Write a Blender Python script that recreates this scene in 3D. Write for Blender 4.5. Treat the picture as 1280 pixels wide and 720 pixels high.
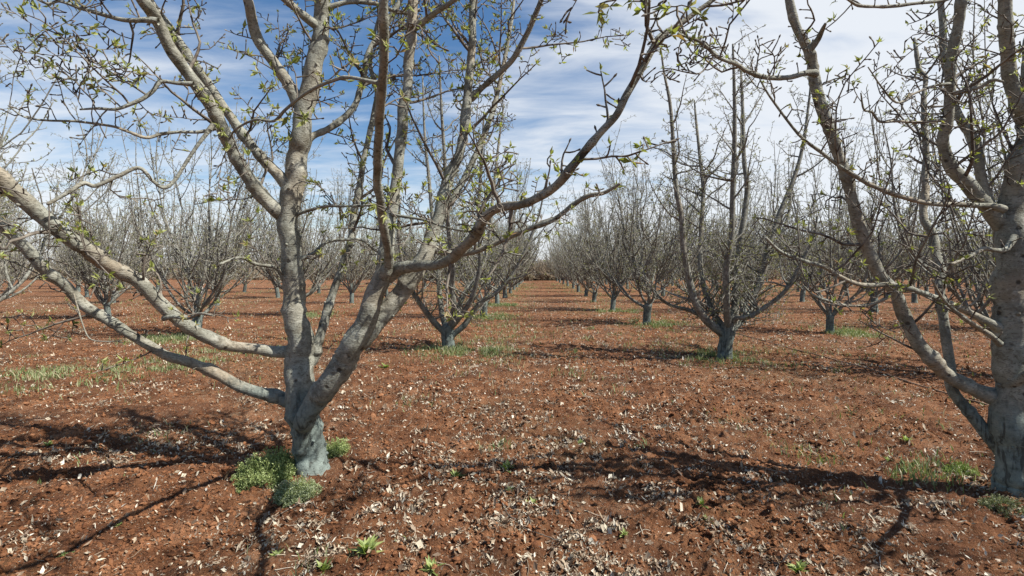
import bpy, math, random
import numpy as np
from mathutils import Vector
R = math.radians
for o in list(bpy.data.objects): bpy.data.objects.remove(o)
S = bpy.context.scene
COL = S.collection

# ------------------------------------------------------------ camera, sky, sun, exposure
CAMH, HZ, F = 1.5, 335.0, 640.0
cam = bpy.data.cameras.new('camera'); co = bpy.data.objects.new('camera', cam); COL.objects.link(co)
co.location = (0, 0, CAMH); co.rotation_euler = (R(90), 0, 0)
cam.sensor_width = 36; cam.lens = 18.0; cam.shift_y = -25 / 1280; cam.clip_start = 0.05; cam.clip_end = 9000
S.camera = co
ELEV = 51.0; SX, SY = 0.955, -0.297
world = bpy.data.worlds.new('World'); S.world = world; world.use_nodes = True
nt = world.node_tree; N = nt.nodes; L = nt.links
bg = N['Background']; bg.inputs[1].default_value = 0.072
sky = N.new('ShaderNodeTexSky'); sky.sky_type = 'NISHITA'; sky.sun_disc = False
sky.sun_elevation = R(ELEV); sky.sun_rotation = math.atan2(SX, SY); sky.air_density = 1.0; sky.dust_density = 0.25; sky.ozone_density = 2.5
def mth(op, a, b=None, c=None, clamp=False):
    n = N.new('ShaderNodeMath'); n.operation = op; n.use_clamp = clamp
    for i, v in enumerate((a, b, c)):
        if v is None: continue
        if isinstance(v, (int, float)): n.inputs[i].default_value = v
        else: L.new(v, n.inputs[i])
    return n.outputs[0]
tc = N.new('ShaderNodeTexCoord'); sep = N.new('ShaderNodeSeparateXYZ'); L.new(tc.outputs['Generated'], sep.inputs[0])
dx, dy, dz = sep.outputs
den = mth('ADD', mth('MAXIMUM', dz, 0.0), 0.12)
u = mth('DIVIDE', dx, den); v = mth('DIVIDE', dy, den)
cmb = N.new('ShaderNodeCombineXYZ'); L.new(u, cmb.inputs[0]); L.new(v, cmb.inputs[1])
def cloud(rot, sc, scale, dist, det, rough, loc=(0, 0, 0)):
    m = N.new('ShaderNodeMapping'); m.inputs['Rotation'].default_value = (0, 0, rot); m.inputs['Scale'].default_value = sc
    m.inputs['Location'].default_value = loc
    L.new(cmb.outputs[0], m.inputs[0])
    t = N.new('ShaderNodeTexNoise'); t.inputs['Scale'].default_value = scale; t.inputs['Detail'].default_value = det
    t.inputs['Roughness'].default_value = rough; t.inputs['Distortion'].default_value = dist
    L.new(m.outputs[0], t.inputs[0]); return t.outputs['Fac']
c1 = cloud(0.45, (0.6, 1.35, 1), 1.1, 1.3, 9, 0.56)
c2 = cloud(0.9, (0.7, 1.9, 1), 2.6, 1.0, 9, 0.62, (3, 1, 0))
big = cloud(0.1, (1, 1, 1), 0.45, 0.3, 3, 0.5, (1.5, 0, 0))
cl = mth('ADD', mth('MULTIPLY', c1, 0.62), mth('MULTIPLY', c2, 0.30))
cl = mth('ADD', cl, mth('MULTIPLY', big, 0.35))
# more cloud towards the right of the photograph and towards the horizon
cl = mth('ADD', cl, mth('SUBTRACT', mth('MULTIPLY', mth('MAXIMUM', mth('ADD', dx, 0.24), mth('MULTIPLY', mth('ADD', dx, 0.24), -0.75)), 0.50), 0.045))
hz = mth('POWER', mth('SUBTRACT', 1.0, mth('MAXIMUM', dz, 0.0), clamp=True), 5.0)
cl = mth('ADD', cl, mth('MULTIPLY', hz, 0.34))
# cloud thinned in the unseen sky overhead and behind, to lower the fill light
cl = mth('SUBTRACT', cl, mth('MULTIPLY', mth('MAXIMUM', mth('MULTIPLY', dy, -1.0), 0.0), 0.30))
cl = mth('SUBTRACT', cl, mth('MULTIPLY', mth('MAXIMUM', mth('SUBTRACT', dz, 0.50), 0.0), 0.50))
mr = N.new('ShaderNodeMapRange'); mr.interpolation_type = 'SMOOTHSTEP'
mr.inputs['From Min'].default_value = 0.60; mr.inputs['From Max'].default_value = 1.02
mr.inputs['To Min'].default_value = 0.03; mr.inputs['To Max'].default_value = 0.93
L.new(cl, mr.inputs[0])
mx = N.new('ShaderNodeMix'); mx.data_type = 'RGBA'; L.new(mr.outputs[0], mx.inputs[0])
hs = N.new('ShaderNodeHueSaturation'); hs.inputs['Saturation'].default_value = 1.25; hs.inputs['Value'].default_value = 1.0
L.new(sky.outputs[0], hs.inputs['Color'])
L.new(hs.outputs[0], mx.inputs[6]); mx.inputs[7].default_value = (6.9, 7.2, 7.6, 1)
L.new(mx.outputs[2], bg.inputs[0])

sun = bpy.data.lights.new('sun', 'SUN'); sun.energy = 5.0; sun.angle = R(0.53); sun.color = (1.0, 0.96, 0.89)
so = bpy.data.objects.new('sun', sun); COL.objects.link(so)
sd = Vector((SX * math.cos(R(ELEV)), SY * math.cos(R(ELEV)), math.sin(R(ELEV))))
so.rotation_euler = sd.to_track_quat('Z', 'Y').to_euler()
so.location = (8, -4, 12)
S.render.engine = 'CYCLES'
S.view_settings.view_transform = 'Standard'; S.view_settings.look = 'None'
S.view_settings.gamma = 1; S.view_settings.exposure = 0.82; S.view_settings.use_curve_mapping = False

# ------------------------------------------------------------ numpy noise
def _h(ix, iy, s):
    n = (ix.astype(np.int64) * 374761393 + iy.astype(np.int64) * 668265263 + s * 974634777) & 0x7fffffff
    n = ((n ^ (n >> 13)) * 1274126177) & 0x7fffffff
    n = (n ^ (n >> 16)) & 0xffffff
    return n / float(0xffffff)
def vnoise(x, y, s=0):
    x = np.asarray(x, float); y = np.asarray(y, float)
    ix = np.floor(x); iy = np.floor(y); fx = x - ix; fy = y - iy
    fx = fx * fx * fx * (fx * (fx * 6 - 15) + 10); fy = fy * fy * fy * (fy * (fy * 6 - 15) + 10)
    ix = ix.astype(np.int64); iy = iy.astype(np.int64)
    a = _h(ix, iy, s); b = _h(ix + 1, iy, s); c = _h(ix, iy + 1, s); d = _h(ix + 1, iy + 1, s)
    return (a + (b - a) * fx) * (1 - fy) + (c + (d - c) * fx) * fy
def fbm(x, y, s=0, o=3, g=0.5):
    t = 0; a = 1; w = 0
    for i in range(o):
        t = t + a * vnoise(x * 2 ** i + 17.3 * i, y * 2 ** i - 9.1 * i, s + i); w += a; a *= g
    return t / w
def height(x, y):
    x = np.asarray(x, float); y = np.asarray(y, float)
    r = np.sqrt(x * x + y * y)
    near = np.clip(1.15 - r / 30, 0, 1); mid = np.clip(1.1 - r / 80, 0, 1)
    z = (fbm(x * 0.45, y * 0.45, 5, 2) - 0.5) * 0.10 * mid
    till = np.sin((x * 0.10 + y) * 7.5 + 3.0 * vnoise(x * 0.5, y * 0.5, 71)) * 0.008
    z = z + till * mid * vnoise(x * .3, y * .3, 72) * 2
    b = np.abs(fbm(x * 5.5, y * 5.5, 11, 3) - 0.5) * 2
    z = z + (0.28 - b) * 0.042 * near * (0.4 + 1.2 * vnoise(x * 0.9, y * 0.9, 33))
    c = fbm(x * 17, y * 17, 21, 2, 0.6)
    z = z + np.clip(c - 0.46, 0, 1) * 0.10 * near * (0.3 + vnoise(x * 1.7, y * 1.7, 44))
    z = z + (fbm(x * 42, y * 42, 61, 2, .7) - 0.5) * 0.017 * np.clip(1.3 - r / 8, 0, 1)
    return z

# ------------------------------------------------------------ mesh collecting
class MB:
    def __init__(s): s.v = []; s.f = []; s.n = 0; s.q = {}; s.lq = []
    def flush(s):
        for (n, k), items in s.q.items():
            P = np.array([i[0] for i in items]); rad = np.array([i[1] for i in items]); m = len(P)
            T = np.empty_like(P); T[:, 1:-1] = P[:, 2:] - P[:, :-2]; T[:, 0] = P[:, 1] - P[:, 0]; T[:, -1] = P[:, -1] - P[:, -2]
            T /= np.linalg.norm(T, axis=2, keepdims=True) + 1e-9
            ref = np.where(np.abs(T[:, :, 2].mean(1))[:, None] < 0.8, np.array([[0, 0, 1.0]]), np.array([[0.0, 1, 0]]))[:, None, :]
            A = np.cross(T, ref); A /= np.linalg.norm(A, axis=2, keepdims=True) + 1e-9; B = np.cross(T, A)
            th = np.arange(k) * (2 * math.pi / k)
            V = P[:, :, None] + rad[:, :, None, None] * (np.cos(th)[None, None, :, None] * A[:, :, None] + np.sin(th)[None, None, :, None] * B[:, :, None])
            tip = P[:, -1] + T[:, -1] * rad[:, -1, None] * 0.6
            V = np.concatenate([V.reshape(m, n * k, 3), tip[:, None]], 1)
            i = np.arange(n - 1)[:, None] * k; j = np.arange(k)[None, :]; j2 = (j + 1) % k
            q = np.stack([i + j, i + j2, i + k + j2, i + k + j], -1).reshape(-1, 4); e = (n - 1) * k; jj = np.arange(k)
            f = np.concatenate([q[:, [0, 1, 2]], q[:, [0, 2, 3]], np.stack([e + jj, e + (jj + 1) % k, np.full(k, n * k)], -1)])
            s.add(V.reshape(-1, 3), (f[None] + (np.arange(m) * (n * k + 1))[:, None, None]).reshape(-1, 3))
        s.q = {}
        if s.lq:
            a = np.array(s.lq); s.lq = []; p = a[:, 0:3]; d = a[:, 3:6]; L_ = a[:, 6:7]; w = a[:, 7:8]; bend = a[:, 8:9]; rn = a[:, 9:12]
            d = d / (np.linalg.norm(d, axis=1, keepdims=True) + 1e-9)
            sd_ = np.cross(d, rn); sd_ /= np.linalg.norm(sd_, axis=1, keepdims=True) + 1e-9; nn = np.cross(sd_, d)
            t = p + d * L_ + nn * L_ * bend; m = p + d * L_ * .5; b = nn * w * .28 - d * L_ * .06
            V = np.stack([p, m, t, m + sd_ * w * .5 + b, m - sd_ * w * .5 + b], 1).reshape(-1, 3)
            f = np.array([[0, 1, 3], [1, 2, 3], [0, 4, 1], [1, 4, 2]])
            s.add(V, (f[None] + (np.arange(len(a)) * 5)[:, None, None]).reshape(-1, 3))
    def add(s, v, f):
        s.v.append(np.asarray(v, float)); s.f.append((np.asarray(f, np.int64) + s.n)); s.n += len(v)
    def tube(s, P, rad, k=6, ns=0.0, seed=0, cap=True):
        P = np.asarray(P, float); rad = np.asarray(rad, float); n = len(P)
        if n < 2: return
        if ns == 0 and cap: s.q.setdefault((n, k), []).append((P, rad)); return
        T = np.gradient(P, axis=0); T /= (np.linalg.norm(T, axis=1)[:, None] + 1e-9)
        ref = np.array([0, 0, 1.0]) if abs(T[:, 2].mean()) < 0.8 else np.array([0.0, 1, 0])
        A = np.cross(T, ref); A /= (np.linalg.norm(A, axis=1)[:, None] + 1e-9); B = np.cross(T, A)
        th = np.arange(k) * (2 * math.pi / k)
        rr = np.repeat(rad[:, None], k, 1)
        if ns > 0:
            sl = np.concatenate([[0], np.cumsum(np.linalg.norm(np.diff(P, axis=0), axis=1))])
            q = (th / (2 * math.pi) * 4)[None, :] ; 
            nz = vnoise(np.cos(th)[None, :] * 1.3 + 5 + 0 * sl[:, None], sl[:, None] * 9 + np.sin(th)[None, :] * 1.3, seed) - 0.5
            nz2 = vnoise(np.cos(th)[None, :] * 3 + 5 + 0 * sl[:, None], sl[:, None] * 30 + np.sin(th)[None, :] * 3, seed + 3) - 0.5
            rr = rr * (1 + ns * nz * 2 + ns * 0.5 * nz2)
        V = P[:, None, :] + rr[:, :, None] * (np.cos(th)[None, :, None] * A[:, None, :] + np.sin(th)[None, :, None] * B[:, None, :])
        V = V.reshape(-1, 3)
        i = np.arange(n - 1)[:, None] * k; j = np.arange(k)[None, :]; j2 = (j + 1) % k
        q = np.stack([i + j, i + j2, i + k + j2, i + k + j], -1).reshape(-1, 4)
        f = np.concatenate([q[:, [0, 1, 2]], q[:, [0, 2, 3]]])
        if cap:
            tip = P[-1] + T[-1] * rad[-1] * 0.6
            V = np.vstack([V, tip[None]]); e = (n - 1) * k; jj = np.arange(k)
            f = np.vstack([f, np.stack([e + jj, e + (jj + 1) % k, np.full(k, n * k)], -1)])
        s.add(V, f)
    def build(s, name, mat, parent=None, smooth=True, at=(0, 0, 0)):
        s.flush(); V = np.vstack(s.v) - np.asarray(at)[None]; Fa = np.vstack(s.f)
        return build(name, V, Fa, mat, parent, smooth, at if parent is None else None)
def build(name, V, Fa, mat, parent=None, smooth=True, loc=None):
    me = bpy.data.meshes.new(name); nv = len(V); nf = len(Fa); k = Fa.shape[1]
    me.vertices.add(nv); me.vertices.foreach_set('co', np.ascontiguousarray(V, dtype=np.float32).ravel())
    me.loops.add(nf * k); me.loops.foreach_set('vertex_index', Fa.astype(np.int32).ravel())
    me.polygons.add(nf); me.polygons.foreach_set('loop_start', np.arange(nf, dtype=np.int32) * k)
    me.polygons.foreach_set('use_smooth', np.full(nf, smooth))
    me.update(calc_edges=True); me.materials.append(mat)
    o = bpy.data.objects.new(name, me); COL.objects.link(o)
    if parent: o.parent = parent
    if loc is not None: o.location = loc
    return o
def empty(name, loc, label, cat, group=None):
    o = bpy.data.objects.new(name, None); COL.objects.link(o); o.location = loc; o.empty_display_size = 0.2
    o['label'] = label; o['category'] = cat
    if group: o['group'] = group
    return o
def tag(o, label=None, cat=None, group=None, kind=None):
    for k, v in (('label', label), ('category', cat), ('group', group), ('kind', kind)):
        if v: o[k] = v
    return o

# ------------------------------------------------------------ materials
class Mat:
    def __init__(s, name, rough=0.8, spec=0.3):
        s.m = bpy.data.materials.new(name); s.m.use_nodes = True; s.t = s.m.node_tree; s.n = s.t.nodes; s.l = s.t.links
        s.b = s.n['Principled BSDF']; s.b.inputs['Roughness'].default_value = rough; s.b.inputs['Specular IOR Level'].default_value = spec
        s.tc = s.n.new('ShaderNodeTexCoord')
    def noise(s, scale, det=4, rough=0.55, dist=0, sc=(1, 1, 1), out='Fac'):
        m = s.n.new('ShaderNodeMapping'); m.inputs['Scale'].default_value = sc; s.l.new(s.tc.outputs['Object'], m.inputs[0])
        t = s.n.new('ShaderNodeTexNoise'); t.inputs['Scale'].default_value = scale; t.inputs['Detail'].default_value = det
        t.inputs['Roughness'].default_value = rough; t.inputs['Distortion'].default_value = dist
        s.l.new(m.outputs[0], t.inputs[0]); return t.outputs[out]
    def ramp(s, f, stops):
        r = s.n.new('ShaderNodeValToRGB'); e = r.color_ramp.elements
        while len(e) < len(stops): e.new(0.5)
        for i, (p, c) in enumerate(stops):
            e[i].position = p; e[i].color = (*c, 1) if len(c) == 3 else c
        s.l.new(f, r.inputs[0]); return r.outputs[0]
    def g(s, a, b): # black to white between a and b
        def _f(f): return s.ramp(f, [(a, (0, 0, 0)), (b, (1, 1, 1))])
        return _f
    def mix(s, f, a, b, mode='MIX'):
        m = s.n.new('ShaderNodeMix'); m.data_type = 'RGBA'; m.blend_type = mode
        for i, v in ((0, f), (6, a), (7, b)):
            if isinstance(v, (int, float)): m.inputs[i].default_value = v
            elif isinstance(v, tuple): m.inputs[i].default_value = (*v, 1)
            else: s.l.new(v, m.inputs[i])
        return m.outputs[2]
    def math(s, op, a, b=0.0, clamp=False):
        m = s.n.new('ShaderNodeMath'); m.operation = op; m.use_clamp = clamp
        for i, v in ((0, a), (1, b)):
            if isinstance(v, (int, float)): m.inputs[i].default_value = v
            else: s.l.new(v, m.inputs[i])
        return m.outputs[0]
    def z(s):
        q = s.n.new('ShaderNodeSeparateXYZ'); s.l.new(s.tc.outputs['Object'], q.inputs[0]); return q.outputs[2]
    def island(s):
        return s.n.new('ShaderNodeNewGeometry').outputs['Random Per Island']
    def color(s, c):
        if isinstance(c, tuple): s.b.inputs['Base Color'].default_value = (*c, 1)
        else: s.l.new(c, s.b.inputs['Base Color'])
    def bump(s, h, st=0.5, dist=0.01):
        b = s.n.new('ShaderNodeBump'); b.inputs['Strength'].default_value = st; b.inputs['Distance'].default_value = dist
        if 'Normal' in b.inputs and s.b.inputs['Normal'].is_linked: pass
        s.l.new(h, b.inputs['Height']); s.l.new(b.outputs[0], s.b.inputs['Normal'])
    def translucent(s, col, amt):
        t = s.n.new('ShaderNodeBsdfTranslucent'); mxs = s.n.new('ShaderNodeMixShader'); mxs.inputs[0].default_value = amt
        if isinstance(col, tuple): t.inputs[0].default_value = (*col, 1)
        else: s.l.new(col, t.inputs[0])
        out = s.n['Material Output']; s.l.new(s.b.outputs[0], mxs.inputs[1]); s.l.new(t.outputs[0], mxs.inputs[2]); s.l.new(mxs.outputs[0], out.inputs[0])

def bark_mat(name, wash=0.75, tint=1.0, near=True):
    M = Mat(name, 0.82, 0.22)
    n1 = M.noise(7, 6, 0.6, 0.4)
    c = M.ramp(n1, [(0.28, (0.10*tint, 0.09*tint, 0.066*tint)), (0.45, (0.195*tint, 0.194*tint, 0.158*tint)), (0.60, (0.275*tint, 0.278*tint, 0.232*tint)), (0.78, (0.37*tint, 0.38*tint, 0.33*tint))])
    n2 = M.noise(1.7, 3, 0.5)
    c = M.mix(M.math('MULTIPLY', M.ramp(n2, [(0.50, (0, 0, 0)), (0.66, (1, 1, 1))]), 0.6), c, (0.30*tint, 0.235*tint, 0.165*tint))   # tan patches
    # horizontal lenticels and fine streaks
    ln = M.noise(38, 3, 0.6, 0.2, (1, 1, 3.2))
    c = M.mix(M.math('MULTIPLY', M.ramp(ln, [(0.56, (0, 0, 0)), (0.64, (1, 1, 1))]), 0.7), c, (0.075, 0.065, 0.047))
    mo = M.noise(22, 5, 0.7, 0.8)
    c = M.mix(M.math('MULTIPLY', M.ramp(mo, [(0.36, (1, 1, 1)), (0.46, (0, 0, 0))]), 0.62), c, (0.10, 0.088, 0.062))
    c = M.mix(M.math('MULTIPLY', M.ramp(mo, [(0.55, (0, 0, 0)), (0.66, (1, 1, 1))]), 0.55), c, (0.42, 0.41, 0.35))
    dt = M.n.new('ShaderNodeTexVoronoi'); dt.inputs['Scale'].default_value = 55.0; dmp = M.n.new('ShaderNodeMapping'); dmp.inputs['Scale'].default_value = (1, 1, 1.8); M.l.new(M.tc.outputs['Object'], dmp.inputs[0]); M.l.new(dmp.outputs[0], dt.inputs['Vector'])
    dots = M.math('MULTIPLY', M.ramp(dt.outputs['Distance'], [(0.14, (1, 1, 1)), (0.24, (0, 0, 0))]), M.ramp(n2, [(0.40, (1, 1, 1)), (0.60, (0.2, 0.2, 0.2))]))
    c = M.mix(M.math('MULTIPLY', dots, 0.75), c, (0.055, 0.045, 0.033))
    # dark scars
    vo = M.n.new('ShaderNodeTexVoronoi'); vo.inputs['Scale'].default_value = 9.0; M.l.new(M.tc.outputs['Object'], vo.inputs['Vector'])
    sc = M.ramp(M.math('ADD', vo.outputs['Distance'], M.math('MULTIPLY', n1, 0.25)), [(0.20, (1, 1, 1)), (0.27, (0, 0, 0))])
    c = M.mix(M.math('MULTIPLY', sc, 0.85), c, (0.040, 0.033, 0.025))
    if not near: c = M.mix(0.45, c, M.ramp(mo, [(.38, (.07, .068, .06)), (.62, (.27, .265, .235))]))
    # blue-green lime wash low on the trunk, flaking upward
    z = M.z(); zz = M.math('ADD', z, M.math('ADD', M.math('MULTIPLY', n1, 0.35), M.math('MULTIPLY', M.noise(26, 6, 0.7, 0.5, (1, 1, 0.5)), 0.3)))
    w = M.ramp(M.math('DIVIDE', zz, 1.6), [((wash - 0.10) / 1.6 + 0.19, (1, 1, 1)), ((wash + 0.10) / 1.6 + 0.19, (0, 0, 0))])
    wc = M.ramp(M.noise(16, 7, 0.65, 0.5), [(0.34, (0.05*tint, 0.06*tint, 0.053*tint)), (0.46, (0.125*tint, 0.158*tint, 0.146*tint)), (0.7, (0.215*tint, 0.262*tint, 0.238*tint))])
    c = M.mix(M.math('MULTIPLY', w, 0.85), c, wc)
    # vertical cracks near the foot
    cr = M.noise(30, 5, 0.6, 0.3, (1, 1, 0.14))
    crm = M.math('MULTIPLY', M.ramp(cr, [(0.38, (1, 1, 1)), (0.45, (0, 0, 0))]), w)
    c = M.mix(M.math('MULTIPLY', crm, 0.8), c, (0.05, 0.052, 0.046))
    M.color(c)
    h = M.math('ADD', M.math('MULTIPLY', n1, 0.8), M.math('SUBTRACT', M.math('MULTIPLY', ln, 0.5), M.math('ADD', M.math('MULTIPLY', crm, 0.5), M.math('MULTIPLY', sc, 0.5))))
    M.bump(M.math('ADD', h, M.math('SUBTRACT', M.math('MULTIPLY', mo, 0.8), M.math('MULTIPLY', dots, 0.35))), 0.9, 0.010)
    return M.m
BARK = bark_mat('bark_near', 0.62)
BARKFAR = bark_mat('bark_orchard', 0.55, 0.85, False)
def twig_mat(name, a, b):
    M = Mat(name, 0.8, 0.2); n = M.noise(14, 3)
    M.color(M.ramp(n, [(0.35, a), (0.65, b)])); return M.m
TWIG = twig_mat('twig_bark', (0.060, 0.046, 0.036), (0.21, 0.185, 0.15))
TWIGFAR = twig_mat('twig_bark_orchard', (0.06, 0.054, 0.045), (0.34, 0.325, 0.275))
def leaf_mat(name, stops, tr, amt=0.35):
    M = Mat(name, 0.55, 0.35); c = M.ramp(M.island(), stops); M.color(c)
    M.translucent(M.mix(1.0, c, tr, 'MULTIPLY'), amt * .8); return M.m
LEAF = leaf_mat('young_leaf', [(0.0, (0.17, 0.19, 0.05)), (0.35, (0.26, 0.29, 0.085)), (0.7, (0.33, 0.36, 0.12)), (0.88, (0.36, 0.33, 0.17)), (1, (0.26, 0.15, 0.08))], (1.5, 1.6, 0.7), 0.42)
LEAFFAR = leaf_mat('young_leaf_orchard', [(0.0, (0.16, 0.17, 0.06)), (0.5, (0.25, 0.27, 0.09)), (1, (0.30, 0.28, 0.14))], (1.4, 1.4, 0.8), 0.35)
WEED = leaf_mat('weed_leaf', [(0.0, (0.12, 0.16, 0.045)), (0.5, (0.22, 0.27, 0.08)), (1, (0.33, 0.37, 0.14))], (1.3, 1.6, 0.5), 0.3)
CLOVER = leaf_mat('clump_leaf', [(0.0, (0.15, 0.19, 0.07)), (0.5, (0.27, 0.33, 0.12)), (1, (0.40, 0.45, 0.22))], (1.3, 1.5, 0.6), 0.3)
GRASS = leaf_mat('grass_blade', [(0.0, (0.10, 0.15, 0.05)), (0.45, (0.18, 0.23, 0.09)), (0.7, (0.27, 0.29, 0.15)), (1, (0.42, 0.37, 0.24))], (1.2, 1.4, 0.6), 0.3)
LITTER = leaf_mat('dead_leaf', [(0.0, (0.11, 0.07, 0.045)), (0.35, (0.24, 0.17, 0.11)), (0.65, (0.38, 0.31, 0.22)), (0.88, (0.46, 0.41, 0.31)), (1, (0.58, 0.54, 0.45))], (1, 0.9, 0.8), 0.12)

def soil_mat(name, clods=False):
    M = Mat(name, 0.95, 0.12)
    n1 = M.noise(3.2, 8, 0.65); n2 = M.noise(0.45, 4, 0.6); n3 = M.noise(26, 6, 0.7)
    c = M.ramp(n1, [(0.30, (0.070, 0.030, 0.015)), (0.44, (0.165, 0.070, 0.031)), (0.56, (0.265, 0.120, 0.056)), (0.72, (0.40, 0.215, 0.118))])
    c = M.mix(M.math('MULTIPLY', M.ramp(n3, [(0.35, (1, 1, 1)), (0.55, (0, 0, 0))]), 0.5), c, (0.11, 0.045, 0.027))
    c = M.mix(M.math('MULTIPLY', M.ramp(n3, [(0.60, (0, 0, 0)), (0.70, (1, 1, 1))]), 0.4), c, (0.42, 0.24, 0.15))
    if not clods:
        pt = M.noise(1.1, 6, 0.65, 0.6)
        c = M.mix(M.math('MULTIPLY', M.ramp(pt, [(0.36, (1, 1, 1)), (0.52, (0, 0, 0))]), 0.55), c, (0.105, 0.050, 0.030))
        # bleached straw, pale chaff and dust between the rows
        st = M.math('MULTIPLY', M.ramp(n2, [(0.45, (0, 0, 0)), (0.68, (1, 1, 1))]), M.ramp(M.noise(11, 7, 0.7, 0.6), [(0.50, (0, 0, 0)), (0.63, (1, 1, 1))]))
        c = M.mix(M.math('MULTIPLY', st, 0.7), c, (0.34, 0.25, 0.16))
        sp = M.noise(75, 3, 0.6, 0.5)
        c = M.mix(M.math('MULTIPLY', M.ramp(sp, [(0.62, (0, 0, 0)), (0.67, (1, 1, 1))]), 0.7), c, (0.52, 0.44, 0.33))
        gr = M.math('MULTIPLY', M.ramp(M.noise(0.33, 5, 0.6), [(0.53, (0, 0, 0)), (0.66, (1, 1, 1))]), M.ramp(M.noise(19, 6, 0.7), [(0.47, (0, 0, 0)), (0.60, (1, 1, 1))]))
        c = M.mix(M.math('MULTIPLY', gr, 0.5), c, (0.19, 0.19, 0.085))
    M.color(c)
    M.bump(M.math('ADD', M.noise(14, 8, 0.7), M.math('MULTIPLY', M.noise(90, 4, 0.7), 0.3)), 1.0, 0.09 if not clods else 0.03)
    return M.m
SOIL = soil_mat('red_soil'); CLOD = soil_mat('soil_clod', True)

# ------------------------------------------------------------ ground (one sheet to the horizon)
def make_ground():
    fine = np.radians(np.linspace(-68, 68, 980))            # around +Y
    coarse = np.radians(np.linspace(68, 292, 60))[1:-1]
    ang = np.concatenate([fine, coarse]); na = len(ang)
    r = [0.35]
    while r[-1] < 5000:
        k = 1.0062 if r[-1] < 14 else (1.016 if r[-1] < 90 else 1.25)
        r.append(r[-1] * k)
    r = np.array(r); nr = len(r)
    RR, AA = np.meshgrid(r, ang, indexing='ij')
    X = RR * np.sin(AA); Y = RR * np.cos(AA) ; Z = height(X, Y)
    V = np.stack([X, Y, Z], -1).reshape(-1, 3)
    i = np.arange(nr - 1)[:, None] * na; j = np.arange(na)[None, :]; j2 = (j + 1) % na
    q = np.stack([i + j, i + j2, i + na + j2, i + na + j], -1).reshape(-1, 4)[:, ::-1]
    V = np.vstack([V, [[0, 0, 0]]]); c = len(V) - 1
    jj = np.arange(na); fan = np.stack([jj, np.full(na, c), (jj + 1) % na, (jj + 1) % na], -1)
    o = build('ground', V, q, SOIL, None, True)
    o2 = np.stack([jj, (jj + 1) % na, np.full(na, c)], -1)
    return tag(o, 'tilled red-brown soil of the orchard floor', None, None, 'structure')
make_ground()

def H(x, y): return float(height(np.array([x]), np.array([y]))[0])
def gp(px, py):
    d = F * CAMH / (py - HZ); return (px - 640) / F * d, d
def PX(px, py, d): return np.array([(px - 640) / F * d, d, CAMH + (HZ - py) / F * d])

# ------------------------------------------------------------ branch growing
def spline(P, per=6):
    P = np.asarray(P, float); n = len(P)
    if n < 3: 
        t = np.linspace(0, 1, per + 1)[:, None]; return P[0] * (1 - t) + P[-1] * t
    Q = np.vstack([2 * P[0] - P[1], P, 2 * P[-1] - P[-2]]); out = []
    for i in range(1, n):
        p0, p1, p2, p3 = Q[i - 1], Q[i], Q[i + 1], Q[i + 2]
        for t in np.arange(per) / per:
            out.append(0.5 * ((2 * p1) + (-p0 + p2) * t + (2 * p0 - 5 * p1 + 4 * p2 - p3) * t * t + (-p0 + 3 * p1 - 3 * p2 + p3) * t ** 3))
    out.append(Q[n]); return np.array(out)
def unit(v): return v / (np.linalg.norm(v) + 1e-9)
def shoot(rng, p, d, length, nseg, wander, up):
    st = d / (math.sqrt(d[0] * d[0] + d[1] * d[1] + d[2] * d[2]) + 1e-9) + np.cumsum(rng.normal(0, wander, (nseg, 3)) * np.where(rng.random(nseg) < 0.38, 1.45, 0.35)[:, None] + (0, 0, up), 0)
    st /= np.sqrt((st * st).sum(1))[:, None]
    P = np.empty((nseg + 1, 3)); P[0] = p; P[1:] = p + np.cumsum(st, 0) * (length / nseg); return P, st[-1]
def leaf(mb, rng, p, d, L_, w):
    mb.lq.append((*p, *d, L_, w, rng.uniform(-0.35, 0.1), *rng.normal(0, 1, 3)))
def cluster(mb, rng, p, d, size, n):
    dd = d * 0.75 + rng.normal(0, 0.75, (n, 3)) + (0, 0, 0.25); l = size * rng.uniform(0.55, 1.25, n); w = l * rng.uniform(0.26, 0.42, n); bn = rng.uniform(-.35, .1, n); rn = rng.normal(0, 1, (n, 3))
    for i in range(n): mb.lq.append((*p, *dd[i], l[i], w[i], bn[i], *rn[i]))
def bud(tw, rng, p, d, r, k):
    tw.tube([p - d * 0.002, p + d * r * 2.2, p + d * r * 4.5], [r, r * 1.5, r * 0.5], k, cap=True)
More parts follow.
